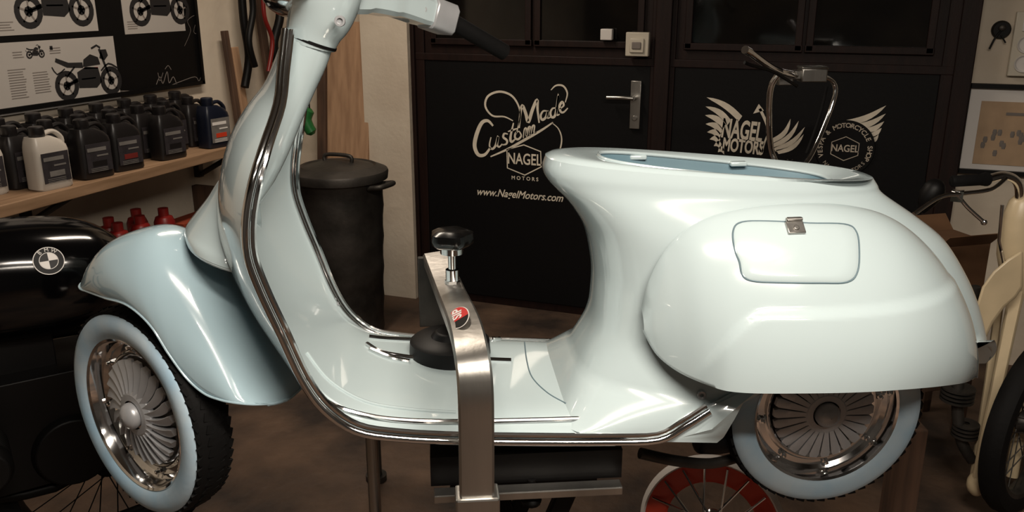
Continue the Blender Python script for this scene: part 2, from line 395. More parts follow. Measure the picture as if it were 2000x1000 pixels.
b.obj('chalk_drawing',PAPERG,label='thin grey chalk scribble drawn on the black board',cat='drawing',smooth=0,normals=False)

SZ=.953
b=B(); b.box((-2.555,2.42,SZ-.02),(.385,1.86,.04)); 
shelf=b.obj('shelf',SHELFW,label='long pine wall shelf carrying rows of oil bottles',cat='shelf',bevel=.003,smooth=0)
for y in (1.6,2.3,3.25):
    b=B(); b.box((-2.735,y,SZ-.12),(.03,.03,.16)); b.sweep([(-2.73,y,SZ-.19),(-2.46,y,SZ-.045)],.012,8)
    b.obj('bracket',GALV,parent=shelf)
b=B(); b.box((-2.57,2.55,.52),(.35,1.4,.03)); 
for y in (1.87,3.22): b.box((-2.57,y,.36),(.35,.03,.72))
rk=b.obj('lower_rack',PLANKD,label='low dark wooden rack under the shelf',cat='rack',smooth=0)

def se(n,wx,wy,z,e=4,cx=0,cy=0):
    R=[]
    for k in range(n):
        a=2*math.pi*k/n; c_,s_=math.cos(a),math.sin(a)
        R.append((cx+wx*math.copysign(abs(c_)**(2/e),c_),cy+wy*math.copysign(abs(s_)**(2/e),s_),z))
    return R
def bottle_parts():
    body=B()
    prof=[(0,.92),(.006,1),(.05,1),(.1,.99),(.14,1),(.158,.96),(.178,.80),(.195,.52)]
    body.rings([se(28,.058*f,.037*(f*.5+.5) if f<.9 else .037*f,z,4.5,cx=(0 if z<.15 else -.02*(1-f)/.5)) for z,f in prof],0,True,True,True)
    body.sweep(cr([(.052,0,.14),(.056,0,.178),(.03,0,.207),(-.005,0,.2)],4),.0085,10,0)
    h2=B(); h2.lathe([(.001,.193),(.021,.193),(.022,.195),(.022,.228),(.018,.232),(.001,.232)],T(-.02,0,0),seg=20)
    l=B(); l.box((0,-.0378,.083),(.088,.0016,.11),0); l.box((-.006,-.039,.115),(.066,.001,.014),1); l.box((0,-.039,.06),(.05,.001,.02),2); l.box((.012,-.039,.09),(.04,.001,.006),1)
    for i in range(3): l.box((-.004,-.039,.042-i*.006),(.06,.001,.002),1)
    return body,h2,l
kinds={'k':(BOTK,[LABELB,LABELG,BOTK],BOTK,'black plastic oil bottle with dark label on pine shelf'),
'r':(BOTK,[LABELB,LABELG,LABELR],BOTK,'black plastic oil bottle with red-marked label on pine shelf'),
'w':(BOTW,[LABELB,LABELG,LABELG],BOTK,'white plastic oil bottle with dark label on pine shelf'),
'b':(BOTB,[LABELG,WHITES,ORANGE],BOTB,'dark blue plastic oil bottle with pale label on shelf')}
meshes={}
def bottle(kind,x,y,s=1,rz=90,z=SZ):
    bm,lm,cm,lab=kinds[kind]
    M=T(x,y,z)@RZ(rz)@Matrix.Diagonal((s,s,s*.80,1))
    if kind not in meshes:
        body,cap,l=bottle_parts()
        e=body.obj('oil_bottle',bm,label=lab,cat='bottle',group='oil bottles on the shelf',smooth=35)
        c1=cap.obj('cap',cm,parent=e); c2=l.obj('label',lm,parent=e,smooth=0)
        meshes[kind]=(e,c1,c2); e.matrix_world=M
    else:
        src=meshes[kind]; e=src[0].copy(); bpy.context.scene.collection.objects.link(e); e.parent=None; e.matrix_world=M
        for s_ in src[1:]:
            c_=s_.copy(); bpy.context.scene.collection.objects.link(c_); c_.parent=e
sc=1.12
rows=[('w',95,366),('k',178,345),('r',275,333),('k',345,310),('b',415,286)]
for kd,px,py in rows:
    q=unp(px,py,I4,SZ,2); bottle(kd,-2.425,q.y,sc,rz=random.uniform(80,85))
yy=[unp(px,py,I4,SZ,2).y for _,px,py in rows]
for r,x in enumerate((-2.53,-2.635)):
    for i in range(9):
        y=yy[0]-.16+r*.05+i*.145
        if y>3.14: continue
        kd='k' if i>0 else 'w'
        if i>=8: kd='b'
        bottle(kd,x,y,sc*(1 if r==0 else 1.06),rz=random.uniform(84,90))
zc=.536
for i,px in enumerate((225,245,270,300,318)):
    q=unp(px,440,I4,-2.46,0)
    b=B(); b.lathe([(.001,0),(.03,0),(.032,.004),(.032,.135),(.026,.15),(.012,.155),(.001,.156)],seg=24,m=0 if i%2 else 1); b.lathe([(.001,.15),(.016,.15),(.016,.178),(.001,.18)],seg=16,m=1); b.lathe([(.0325,.05),(.0325,.1)],seg=24,m=2)
    o=b.obj('spray_can',[REDP,REDP,LABELG],label='red spray can standing on dark low rack',cat='spray can',group='spray cans on the rack'); o.location=(-2.45-.09*(i%2),q.y,zc+.0); o.scale=(1.25,1.25,1.25)
q=unp(372,430,I4,-2.47,0); b=B(); b.box((0,0,.07),(.1,.2,.14)); b.box((.051,0,.08),(.002,.14,.05),1); o=b.obj('parts_box',[BOXO,LABELG],label='orange cardboard parts box on the low rack',cat='box',smooth=0,bevel=.002); o.location=(-2.47,q.y,zc)

def plank(a,c_,w,mt,label,th=.022,up=(0,1,0)):
    b=B(); sec=[(-w/2,-th/2),(w/2,-th/2),(w/2,th/2),(-w/2,th/2)]
    b.sweep([c_,a],1,sec=sec,up=up)
    return b.obj('wooden_plank',mt,label=label,cat='board',smooth=0,bevel=.003)
a=unp(683,42,I4,4.03); plank(a,Vector((a.x-.03,3.86,.0)),.26,PLANK,'wide pale wooden board leaning in the corner')
a=unp(628,-10,I4,4.0); plank(a,Vector((a.x+.0,3.83,.0)),.05,PLANKD,'narrow dark wooden board leaning in the corner')
for (px,py),dy,w,mt,lab in (((456,92),.03,.05,PLANK,'narrow pale wooden batten leaning against plaster wall'),((438,60),.01,.035,PLANKD,'thin brown batten leaning against plaster wall'),((500,-20),.05,.05,PLANKD,'brown batten leaning behind the scooter leg shield')):
    a=unp(px,py,I4,-2.70,0); plank(a,Vector((-2.60,a.y+dy,.0)),w,mt,lab,up=(1,0,0))
def hang(pts,r,mt,label,x):
    P=[unp(a,c_,I4,x+.002*i,0) for i,(a,c_) in enumerate(pts)]
    b=B(); b.sweep(cr(P,6),r,10); b.sweep([P[0],P[0]+Vector((-.05,0,0))],.008,8)
    return b.obj('hanging_strap',mt,label=label,cat='strap')
hang([(470,-40),(476,40),(486,110),(478,170)],.02,BLACKM,'black strap hanging in the corner',-2.66)
hang([(513,-40),(516,30),(532,80),(524,140)],.011,REDP,'red strap hanging in the corner',-2.60)
hang([(542,-40),(547,30),(535,90),(550,150)],.022,BLACKM,'black inner tube hanging in the corner',-2.62)
hang([(488,-40),(494,20),(486,80),(498,130)],.016,BLACKM,'black cable bundle hanging in the corner',-2.58)
p=unp(606,235,I4,3.72); b=B(); b.sweep([p+Vector((0,0,.25)),p+Vector((0,0,.05))],.004,8,0); b.sweep(cr([p+Vector((0,0,.06)),p+Vector((-.02,-.01,0)),p+Vector((.01,0,-.07))],4),[.012]+[.03]*5+[.028]*2+[.012],12,1); b.sweep([p+Vector((0,0,.25)),p+Vector((0,.06,.25))],.005,8,0)
b.obj('hanging_glove',[BLACKM,GREENP],label='green plastic thing hanging on a cord by the bin',cat='tool')

bx,by=-2.09,3.42
b=B(); prof=[(.001,0),(.165,0),(.172,.012)]
for i in range(15):
    z=.03+i*.05; prof.append((.172+.028*z/.8+(.004 if i%3==0 else 0),z))
prof+=[(.208,.775),(.214,.785),(.205,.792)]
b.lathe(prof,seg=56)
bino=b.obj('dustbin',GALV,label='dented grey metal dustbin with lid, standing by the door',cat='dustbin'); bino.location=(bx,by,0)
b=B(); b.lathe([(.222,.76),(.226,.79),(.222,.80),(.17,.822),(.16,.816),(.06,.84),(.001,.845)],seg=56); b.sweep(cr([(-.07,0,.835),(-.06,0,.865),(.06,0,.865),(.07,0,.835)],5),.009,10)
b.obj('lid',GALV,parent=bino)
for a in (20,200):
    b=B(); b.sweep(cr([(.2,-.06,.74),(.26,-.05,.75),(.26,.05,.75),(.2,.06,.74)],5),.012,10,M=RZ(a-25)); b.obj('handle',GALV,parent=bino)

# ================================================================= SCOOTER
GZ=.5
SC=T(YAW@Vector((0,1.65,GZ)))@RZ(25)
scoot=empty('motor_scooter',SC,'pale blue classic scooter body with whitewall tyres, seat removed, on lift','scooter')
def sp(px,py,y): return unp(px,py,SC,y)
def mirror(P): return [Vector((p[0],-p[1],p[2])) for p in P]
st=[(557,58,.070,.0,2),(549,130,.105,.022,2),(541,205,.15,.050,1.9),(513,290,.205,.074,1.9),(492,360,.235,.084,1.9),(480,430,.245,.086,2.0),(483,500,.245,.086,2.1),(508,570,.243,.082,2.3),(548,655,.24,.07,2.6),(588,740,.236,.04,3),(632,800,.233,.005,5),(695,842,.232,-.022,7),(780,856,.232,-.03,8),(900,862,.232,-.032,8),(1050,864,.232,-.032,8),(1180,864,.23,-.032,8),(1285,860,.228,-.03,8),(1340,832,.226,-.02,8),(1386,803,.222,-.004,8)]
st=cr(st,4)
edge=[]; 
for a in st:
    q=sp(a[0],a[1],-a[2]); edge.append((q.x,q.z))
NS=33; shrings=[]; 
for i,a in enumerate(st):
    p0=edge[max(0,i-1)]; p1=edge[min(len(edge)-1,i+1)]
    t=Vector((p1[0]-p0[0],p1[1]-p0[1])).normalized(); Nn=Vector((t.y,-t.x))
    row=[]
    for k in range(NS):
        s=-1+2*k/(NS-1); ss=math.copysign(1-(1-abs(s))**1.3,s)
        d=a[3]*(1-abs(ss)**a[4])
        row.append(Vector((edge[i][0]+Nn.x*d,a[2]*ss,edge[i][1]+Nn.y*d)))
    shrings.append(row)
b=B(); b.rings(shrings,0,closed=False); 
bvS=BVHTree.FromPolygons([tuple(v) for v in b.v],b.f)
shield=b.obj('leg_shield',PAINT,parent=scoot,solid=.005,smooth=60,normals=False,label='pale blue leg shield and floorboard')
near=[Vector((e[0],-a[2],e[1])) for e,a in zip(edge,st)]
for P in (near,mirror(near)):
    b=B(); b.sweep(P,.0072,10,0)
    Q=[]
    for i,p in enumerate(P):
        p0=P[max(0,i-1)]; p1=P[min(len(P)-1,i+1)]; t=(p1-p0).normalized(); nn=Vector((-t.z,0,t.x)) 
        Q.append(p+nn*.0125+Vector((0,.003 if p.y<0 else -.003,0)))
    b.sweep(Q,.005,8,0)
    b.obj('edge_trim',CHROME,parent=scoot,label='chrome edge trim along leg shield')
col=[(606,70,.044),(594,110,.043),(575,155,.042),(550,215,.041),(524,285,.039),(498,350,.033),(480,400,.02)]
col=cr(col,4); b=B(); b.sweep([sp(c_[0],c_[1],0) for c_ in col],[c_[2] for c_ in col],24); b.obj('steering_column_cover',PAINT,parent=scoot,smooth=60)
hc=[((452,308),(495,310),.020),((440,335),(490,330),.036),((416,368),(482,370),.052),((396,400),(474,420),.070),((374,428),(468,460),.096),((358,449),(466,488),.116),((354,459),(464,503),.130),((357,469),(462,516),.136)]
R=[]
hcd=cr([(a[0][0],a[0][1],a[1][0],a[1][1],a[2]) for a in hc],4)
for a in hcd:
    fr=sp(a[0],a[1],-.05); bk=sp(a[2],a[3],-.10); fr.y=0; bk.y=0; row=[]
    for k in range(25):
        an=-math.pi/2+math.pi*k/24
        row.append(bk+(fr-bk)*(abs(math.cos(an))**.9)+Vector((0,a[4]*math.copysign(abs(math.sin(an))**1.2,an),0)))
    R.append(row)
b=B(); b.rings(R,0,closed=False); hcv=b.obj('horn_cover',PAINT,parent=scoot,smooth=50,solid=.004,normals=False)
b=B(); b.sweep(R[-1],.004,8); b.obj('lip_bead',PAINT,parent=hcv)
# --- rear body
sl=[(1066,304,1702,345,.118,2.6),(1060,328,1710,358,.124,2.6),(1072,353,1722,376,.130,2.6),(1110,392,1785,420,.154,2.6),(1140,440,1835,462,.178,2.5),(1154,495,1872,520,.19,2.5),(1158,550,1898,580,.197,2.6),(1150,620,1915,648,.205,2.9),(1120,685,1925,710,.215,3.6),(1085,728,1560,748,.226,6),(1072,742,1420,775,.228,9)]
cv=[]
for a in sl:
    f=sp(a[0],a[1],0); r=sp(a[2],a[3],0); cv.append((f.x,f.z,r.x,r.z,a[4],a[5]))
cvd=cr(cv[:9],5)+cr(cv[8:],4)[1:]
def ring(c_,n=88,low=True):
    xf,zf,xr,zr,w,e=c_; xm=(xf+xr)/2; hx_=(xr-xf)/2; R=[]
    for k in range(n):
        a=2*math.pi*k/n; ca,sa=math.cos(a),math.sin(a)
        ee=e if ca<0 else e+(2.1-e)*min(1,ca*1.6)
        if not low: ee=e
        cx=math.copysign(abs(ca)**(2/ee),ca); x=xm+hx_*cx; y=w*math.copysign(abs(sa)**(2/ee),sa)
        if ca>0 and low: y*=1-.22*cx*cx
        z=zf+(zr-zf)*(cx+1)/2
        if low:
            zl=.405-.095*max(0,1-abs(y)/.09)*sm(x,.8,.95)
            if z<zl: z+= (zl-z)*sm(x,.37,.45)
        R.append(Vector((x,y,z)))
    return R
c0=cv[0]
inner=[(c0[0]+.15,c0[1]-.10,c0[2]-.13,c0[3]-.10,.04,2.6),(c0[0]+.12,c0[1]-.07,c0[2]-.105,c0[3]-.07,.066,2.8),(c0[0]+.108,c0[1]-.014,c0[2]-.094,c0[3]-.014,.078,2.8),(c0[0]+.104,c0[1]-.003,c0[2]-.09,c0[3]-.003,.081,2.8),(c0[0]+.034,c0[1]+.007,c0[2]-.034,c0[3]+.007,.104,2.6),(c0[0]+.011,c0[1]+.005,c0[2]-.009,c0[3]+.005,.114,2.6)]
b=B(); b.rings([ring(c_) for c_ in cvd],0)
b.rings([ring(c_,low=False) for c_ in inner[3:]]+[ring(cvd[0])],0)
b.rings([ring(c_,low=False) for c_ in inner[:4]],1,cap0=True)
bvB=BVHTree.FromPolygons([tuple(v) for v in b.v],b.f)
rbo=b.obj('rear_body',[PAINT,PAINTIN],parent=scoot,smooth=50,label='pale blue rear body with open seat well')
b=B(); b.sweep([p+Vector((0,0,.001)) for p in ring(inner[3],low=False)],.0035,8,closed=True); b.obj('rolled_lip',PAINT,parent=rbo)
for fx in (.30,.62):
    xx_=c0[0]+(c0[2]-c0[0])*fx; zz_=c0[1]+(c0[3]-c0[1])*fx
    b=B(); b.box((xx_,.074,zz_-.004),(.035,.016,.010)); b.obj('seat_tab',PAINT,parent=rbo,bevel=.003)
# --- side cowls
top=[(1252,600,.155),(1268,545,.160),(1300,488,.165),(1352,440,.168),(1430,410,.162),(1545,396,.150),(1665,402,.130),(1750,430,.114),(1820,490,.1),(1868,570,.085),(1890,650,.072),(1898,728,.065)]
bot=[(1258,645,.178),(1286,694,.204),(1332,730,.236),(1388,752,.272),(1450,762,.298),(1560,763,.315),(1670,761,.314),(1755,756,.298),(1825,750,.262),(1872,744,.212),(1895,740,.16),(1905,737,.11)]
tp=cr([tuple(sp(a[0],a[1],-a[2])) for a in top],12); bt=cr([tuple(sp(a[0],a[1],-a[2])) for a in bot],12)
NA=70
R=[]
for i,(t_,q_) in enumerate(zip(tp,bt)):
    t_=Vector(t_); q_=Vector(q_); row=[]
    s_=i/(len(tp)-1); ey=1.7-.4*sm(s_,0,.4)
    for k in range(NA+1):
        a=k/NA*math.pi/2; fy=math.sin(a)**ey; fz=1-math.cos(a)**.98
        p=Vector((t_.x+(q_.x-t_.x)*fz, t_.y+(q_.y-t_.y)*fy, t_.z+(q_.z-t_.z)*fz))
        row.append(p)
    row.append(row[-1]+Vector((0,.014,-.005)))
    R.append(row)
for i,row in enumerate(R):
    for k,p in enumerate(row):
        zt=.560-(.10*max(0,(.42-p.x)/.1)**2 if p.x<.42 else 0)
        f=sm(p.x,.30,.35)*sm(.96-p.x,0,.14)*sm(zt-p.z,-.003,.010)
        p.y-=.011*f
b=B(); b.rings(R,0,closed=False); vcow=[v.copy() for v in b.v]; fcow=list(b.f)
bvC=BVHTree.FromPolygons([tuple(v) for v in vcow],fcow)
cowl=b.obj('side_cowl',PAINT,parent=scoot,smooth=60,normals=True,label='pale blue bulging side cowl with glovebox lid')
b=B(); b.v=mirror(vcow); b.f=[f[::-1] for f in fcow]; b.m=[0]*len(fcow); b.obj('side_cowl',PAINT,parent=scoot,smooth=60)
SCi=SC.inverted()
def cast(px,py,trees,off=0):
    o=SCi@CAM; d=(SCi.to_3x3()@ray(px,py)).normalized(); best=None
    for t_ in trees:
        h=t_.ray_cast(o,d)
        if h[0] is not None and (best is None or h[3]<best[2]):
            n=h[1]; 
            if n.dot(d)>0: n=-n
            best=(h[0],n,h[3])
    if best is None: return None
    return best[0]+best[1]*off, best[1]
def castline(pts,trees,off=0,n=6,closed=False):
    out=[]
    for p in cr(pts,n,closed):
        c_=cast(p[0],p[1],trees,off)
        if c_: out.append(c_[0])
    return out
allT=[bvS,bvB,bvC]
lid=[(1432,450),(1448,434),(1500,432),(1580,436),(1650,438),(1672,452),(1678,485),(1675,530),(1655,551),(1600,553),(1520,552),(1470,549),(1450,538),(1444,512),(1434,485)]
L=castline(lid,[bvC],.0001,5,True)
b=B(); b.sweep(L,.0016,8,0,closed=True); b.obj('lid_seam',GROOVE,parent=cowl)
lc=(1556,492); rr=[]
for r_,of in ((.05,.0028),(.4,.0028),(.75,.0028),(.93,.0026),(.98,.0008)):
    rr.append([cast(lc[0]+(p[0]-lc[0])*r_,lc[1]+(p[1]-lc[1])*r_,[bvC],of)[0] for p in cr(lid,4,True)])
b=B(); b.rings(rr,0,cap0=True); b.obj('glovebox_lid',PAINT,parent=cowl,smooth=60)
p,n=cast(1551,446,[bvC],.003); up=Vector((0,0,1)); up=(up-n*up.dot(n)).normalized(); rt=up.cross(n)
LMx=Matrix(((rt.x,up.x,n.x,p.x),(rt.y,up.y,n.y,p.y),(rt.z,up.z,n.z,p.z),(0,0,0,1)))
b=B(LMx); b.box((0,-.002,.002),(.032,.024,.006)); b.box((0,.013,.005),(.026,.008,.008)); b.cyl((-.015,.013,.006),(.015,.013,.006),.004,seg=10); b.cyl((0,-.004,.004),(0,-.004,.0075),.005,seg=14)
b.obj('latch',STEEL,parent=cowl,bevel=.001,label='chrome glovebox latch')
P=castline([(1024,664),(1029,705),(1040,738),(1070,768),(1105,788)],allT,.0004)
b=B(); b.sweep(P,.0014,6); b.obj('seam',GROOVE,parent=scoot)
for pts in ([(590,715),(625,765),(690,805),(780,822),(890,826)],[(600,690),(645,745),(715,785),(800,800),(890,806)]):
    P=castline(pts,[bvS],.0005)
    b=B(); b.sweep(P,.0035,8); b.obj('pressed_ridge',PAINT,parent=scoot)
for pts in ([(596,742),(640,790),(720,815),(800,824),(900,826),(1000,824),(1120,821),(1240,818),(1302,816)],[(716,674),(745,690),(800,700),(850,704)],[(722,684),(760,700),(800,708)],[(905,700),(950,704),(998,706)],[(720,660),(760,664),(850,668)],[(960,664),(985,664),(1010,662)]):
    P=castline(pts,[bvS],.003)
    if len(P)>2: b=B(); b.sweep(P,.0052,8); b.obj('floor_rail',CHROME,parent=scoot,label='chrome floor rail strip')
for (px,py,r) in ((1370,771,.009),(655,583,.005),(660,594,.005)):
    c_=cast(px,py,allT,.001)
    if c_:
        p,n=c_; q=n.to_track_quat('Z','Y').to_matrix().to_4x4(); b=B(); b.lathe([(r*.35,-.001),(r*.4,.003),(r*.8,.004),(r,0)],T(p)@q,seg=16); b.obj('bolt',ALU,parent=scoot)
# --- wheels
def wheel_parts(parent,M,nf,curve,fill=.7,name='wheel'):
    e=B(M@TOY)
    e.lathe([(.162,.036),(.158,.041),(.153,.038),(.149,.026),(.146,.012),(.138,.006),(.126,.006),(.121,.012),(.116,.012),(.108,.008)],seg=72)
    e.lathe([(.162,-.036),(.15,-.03),(.146,-.01),(.138,0)],seg=72)
    rim=e.obj(name,CHROME,parent=parent,smooth=35,label='whitewall wheel with chrome rim')
    b=B(M@TOY); prof=[(.158,.03),(.162,.038),(.172,.044),(.19,.046),(.204,.04),(.213,.028),(.217,.012),(.218,0)]
    prof=prof+[(r,-h) for r,h in prof[::-1][1:]]
    b.lathe(prof,seg=72)
    for k in range(56):
        for j,(h,rr_) in enumerate(((-.03,.2085),(-.01,.214),(.01,.214),(.03,.2085))):
            a=2*math.pi*(k+(j%2)*.5)/56
            b.box((0,0,0),(.005,.016,.016),0,M=RZ(math.degrees(a))@T(rr_+.001,0,h)@RX(18 if j%2 else -18))
    b.obj('tire',BLACKR,parent=rim,smooth=35,label='black treaded tire')
    b=B(M@TOY); b.lathe([(.157,.0365),(.162,.0415),(.173,.0462),(.19,.0478),(.2035,.0422),(.2065,.038)],seg=72); b.obj('whitewall',WHITEW,parent=rim,label='bluish-white whitewall band')
    b=B(M@TOY); b.lathe([(.108,.002),(.103,.012),(.075,.016),(.05,.022),(.034,.026)],seg=64)
    b.obj('brake_drum',GALV,parent=rim,smooth=35)
    b=B(M@TOY); b.lathe([(.054,.022),(.052,.031),(.042,.037),(.03,.038)],seg=64)
    for k in range(nf):
        a=360*k/nf
        R=[]
        for j in range(9):
            t=j/8; r_=.044+.066*t; an=rad(curve*t*t); hw=math.pi*r_/nf*fill
            if j==8: hw*=.72
            c_,s_=math.cos(an),math.sin(an); h=.036-.011*t; tl=.0035*(curve>0)
            R.append([(r_*c_-w*s_,r_*s_+w*c_,h+dz) for w,dz in ((-hw,-.010),(-hw,-.0006-tl),(-hw*.85,-tl),(hw*.85,tl*.3),(hw,-.0006+tl*.3),(hw,-.010))])
        b.rings(R,0,True,True,True,M=RZ(a))
    b.obj('hub',ALU,parent=rim,smooth=25,label='finned aluminium hub')
    b=B(M@TOY); b.lathe([(.026,.034),(.027,.044),(.023,.052),(.014,.058),(.001,.060)],seg=32); b.obj('hub_cap',ALU,parent=rim)
    for k in range(8):
        a=rad(45*k+10); c_=(.131*math.cos(a),.131*math.sin(a))
        b=B(M@TOY); b.lathe([(.008,.004),(.008,.012),(.0045,.013),(.0045,.02),(.001,.021)],T(c_[0],c_[1],0),seg=6)
        b.obj('wheel_nut',CHROME,parent=rim)
rw=sp(1612,806,-.03); rw.y=0.0
wheel_parts(scoot,T(rw),26,0,.86)
fw=sp(287,806,-.03); fw.y=-.01
FWL=T(fw)@RZ(-41)
wheel_parts(scoot,FWL,24,9,.74)
# --- front fender
FFL=T(fw+Vector((0,.03,0)))@RZ(-20)
FM=SC@FFL
def fp(px,py,y): return unp(px,py,FM,y)
spn=[(174,545),(192,505),(228,466),(282,445),(328,446),(378,480),(440,555),(498,645),(540,715),(564,748),(572,764),(574,772)]
edg=[(161,566),(205,582),(250,597),(294,636),(330,692),(364,738),(398,768),(430,781),(460,787),(495,790),(532,788),(562,780)]
wf=[.045,.078,.100,.112,.118,.120,.122,.124,.122,.104,.070,.028]
Q=[]
for a,c_,w in zip(spn,edg,wf):
    u=fp(*a,0); v=fp(*c_,-w); Q.append((u.x,u.z,v.x,v.z,w))
Q=cr(Q,6); R=[]
for q in Q:
    row=[]
    for k in range(41):
        a=-1+2*k/40; an=abs(a)*math.pi/2; f=1-math.cos(an)
        row.append(Vector((q[0]+(q[2]-q[0])*f,math.copysign(q[4]*math.sin(an)**.8,a),q[1]+(q[3]-q[1])*f)))
    R.append(row)
b=B(FFL); b.rings(R,0,closed=False); 
fend=b.obj('fender',PAINTF,parent=scoot,smooth=60,solid=.003,normals=False,label='pale blue front fender')
b=B(FFL); b.sweep([r_[0] for r_ in R]+R[-1][1:]+[r_[-1] for r_ in R[::-1]][1:]+R[0][::-1][1:-1],.0024,8,closed=True); b.obj('rim_bead',PAINTF,parent=fend)
b=B(); f0=FWL@Vector((0,.07,0)); b.sweep(cr([f0,f0+Vector((.03,.01,.12)),fw+Vector((.06,.09,.28)),sp(470,430,.02),sp(606,80,0)],5),.018,12); b.cyl(FWL@Vector((0,.08,0)),FWL@Vector((0,0,0)),.03)
b.obj('fork',GALV,parent=scoot)
# --- headset and handlebar
hs=cr([tuple(sp(606,88,0))+(.0445,),tuple(sp(613,60,0))+(.050,),tuple(sp(626,25,0))+(.060,),tuple(sp(632,-15,0))+(.070,),tuple(sp(636,-55,0))+(.07,),tuple(sp(638,-80,0))+(.03,)],4)
b=B(); b.sweep([h[:3] for h in hs],[h[3] for h in hs],28,0)
A=[sp(640,-16,.0),sp(710,-14,.07),sp(770,-1,.13),sp(830,20,.19),sp(868,34,.22)]
sec=[(-.024,-.02),(-.018,-.026),(.018,-.026),(.024,-.02),(.026,.012),(.018,.022),(-.018,.022),(-.026,.012)]
b.sweep(cr(A,5),[1.5]*5+[1.35]*5+[1.2]*5+[1.15]*6,sec=sec,up=(0,0,1),m=0)
A2=[sp(620,-15,0),sp(560,-60,-.1),sp(520,-110,-.2)]
b.sweep(cr(A2,5),1.1,sec=sec,up=(0,0,1),m=0)
hset=b.obj('handlebar',PAINT,parent=scoot,smooth=30,label='pale blue cast headset with handlebar arms')
h0=sp(600,-45,0)
b=B(T(h0)@RZ(-34)@RY(-90)); b.lathe([(.05,-.03),(.066,.0),(.07,.05),(.066,.06),(.05,.068),(.001,.075)],seg=32); b.obj('headlight',CHROME,parent=hset,label='round chrome headlight')
p1=sp(868,34,.22); p2=sp(985,102,.30); dd=(p1-A[3]).normalized()
b=B(); b.sweep([p1-dd*.045,p1+dd*.012],1.3,sec=sec,up=(0,0,1)); b.obj('lever_mount',ALU,parent=hset,bevel=.003,smooth=45,label='polished lever housing')
b=B(); b.sweep(cr([p1,p1+(p2-p1)*.5,p2],4),.018,16); b.obj('grip',BLACKR,parent=hset,label='black rubber grip')
b=B(); b.sweep([sp(608,82,0),sp(608,82,0)+Vector((.002,0,.005))],.0465,28); b.obj('collar_gap',BLACKM,parent=hset)
for (px,py,y,r) in ((664,41,-.065,.009),(828,18,.155,.006)):
    q=sp(px,py,y); b=B(); b.lathe([(.001,.002),(r*.5,.002),(r*.6,.006),(r,.006),(r*1.1,0)],T(q)@TOY,seg=20); b.obj('bolt',ALU,parent=hset)
b=B(); 
b.sweep(cr([sp(1360,860,0),sp(1440,850,.02),rw+Vector((-.02,.07,0))],5),.03,14)
b.box((rw.x-.05,.1,rw.z),(.2,.09,.16)); b.cyl(rw+Vector((0,.09,0)),rw,.05)
b.cyl(rw+Vector((.08,.1,.03)),rw+Vector((.10,.1,.24)),.02)
b.obj('engine',BLACKM,parent=scoot,bevel=.01)
b=B(); b.sweep(cr([sp(1250,885,-.05),sp(1320,900,-.04),sp(1390,905,.0),sp(1450,890,.03)],5),.012,10); b.obj('exhaust_pipe',GALV,parent=scoot)

# ================================================================= LIFT
LF=SC@T(0,0,-GZ)
lift=empty('scooter_lift',LF,'steel workshop lift with clamp arm holding the scooter','lift')
def lf(px,py,y): return unp(px,py,LF,y)
ar=cr([lf(931,1010,-.36),lf(930,850,-.36),lf(928,755,-.36),lf(922,700,-.33),lf(908,640,-.2),lf(880,575,.05),lf(852,506,.25)],6)
sec=[(-.029,-.014),(-.025,-.018),(.025,-.018),(.029,-.014),(.029,.014),(.025,.018),(-.025,.018),(-.029,.014)]
ar=[Vector((ar[0][0],ar[0][1],.36))]+[Vector(p) for p in ar]
b=B(); b.sweep(ar,1,sec=sec,up=(0,-1,.2))
arm=b.obj('clamp_arm',STEEL,parent=lift,smooth=30,label='brushed steel clamp arm')
g=lf(852,506,.25); b=B(); b.box((g.x-.005,g.y+.02,g.z-.085),(.075,.012,.17)); b.obj('gusset_plate',GALV,parent=lift,bevel=.002,smooth=0)
s0=unp(884,560,LF,.997,2)
b=B(); b.cyl((s0.x,s0.y,.87),(s0.x,s0.y,1.08),.0085,seg=14); b.lathe([(.001,.999),(.016,.999),(.016,1.012),(.001,1.012)],T(s0.x,s0.y,0),seg=6); b.lathe([(.014,1.01),(.014,1.035)],T(s0.x,s0.y,0),seg=16); b.lathe([(.014,1.068),(.024,1.07),(.024,1.088),(.01,1.088)],T(s0.x,s0.y,0),seg=20)
b.obj('clamp_screw',CHROME,parent=lift,label='threaded clamp screw')
b=B(); n_=60; prf=[(.2,1.084),(.75,1.085),(.95,1.092),(1,1.102),(.95,1.113),(.7,1.119),(.2,1.119)]
b.rings([[(s0.x+.044*f*(1+.07*math.cos(5*2*math.pi*k/n_))*math.cos(2*math.pi*k/n_),s0.y+.044*f*(1+.07*math.cos(5*2*math.pi*k/n_))*math.sin(2*math.pi*k/n_),z) for k in range(n_)] for f,z in prf],0,True,True,True)
b.obj('knob',BLACKK,parent=lift,label='black star knob')
b=B(); b.lathe([(.001,.835),(.084,.835),(.087,.842),(.085,.870),(.078,.876),(.04,.880),(.03,.892),(.001,.892)],T(s0.x-.008,s0.y+.02,0),seg=40); b.obj('clamp_pad',BLACKM,parent=lift,bevel=.003,label='black rubber clamp pad')
sg1=lf(909,631,-.19)
i0=min(range(len(ar)),key=lambda i:(ar[i]-sg1).length); tdir=(ar[min(i0+1,len(ar)-1)]-ar[i0-1]).normalized()
nn=Vector((0,-1,.2)); nn=(nn-tdir*nn.dot(tdir)).normalized()
if (nn.dot((LF.inverted()@CAM)-ar[i0]))<0: nn=-nn
rt=tdir.cross(nn)
if rt.x<0: rt=-rt
P0=ar[i0]+nn*.0225; up=nn.cross(rt)
SM=Matrix(((rt.x,up.x,nn.x,P0.x),(rt.y,up.y,nn.y,P0.y),(rt.z,up.z,nn.z,P0.z),(0,0,0,1)))
b=B(SM)
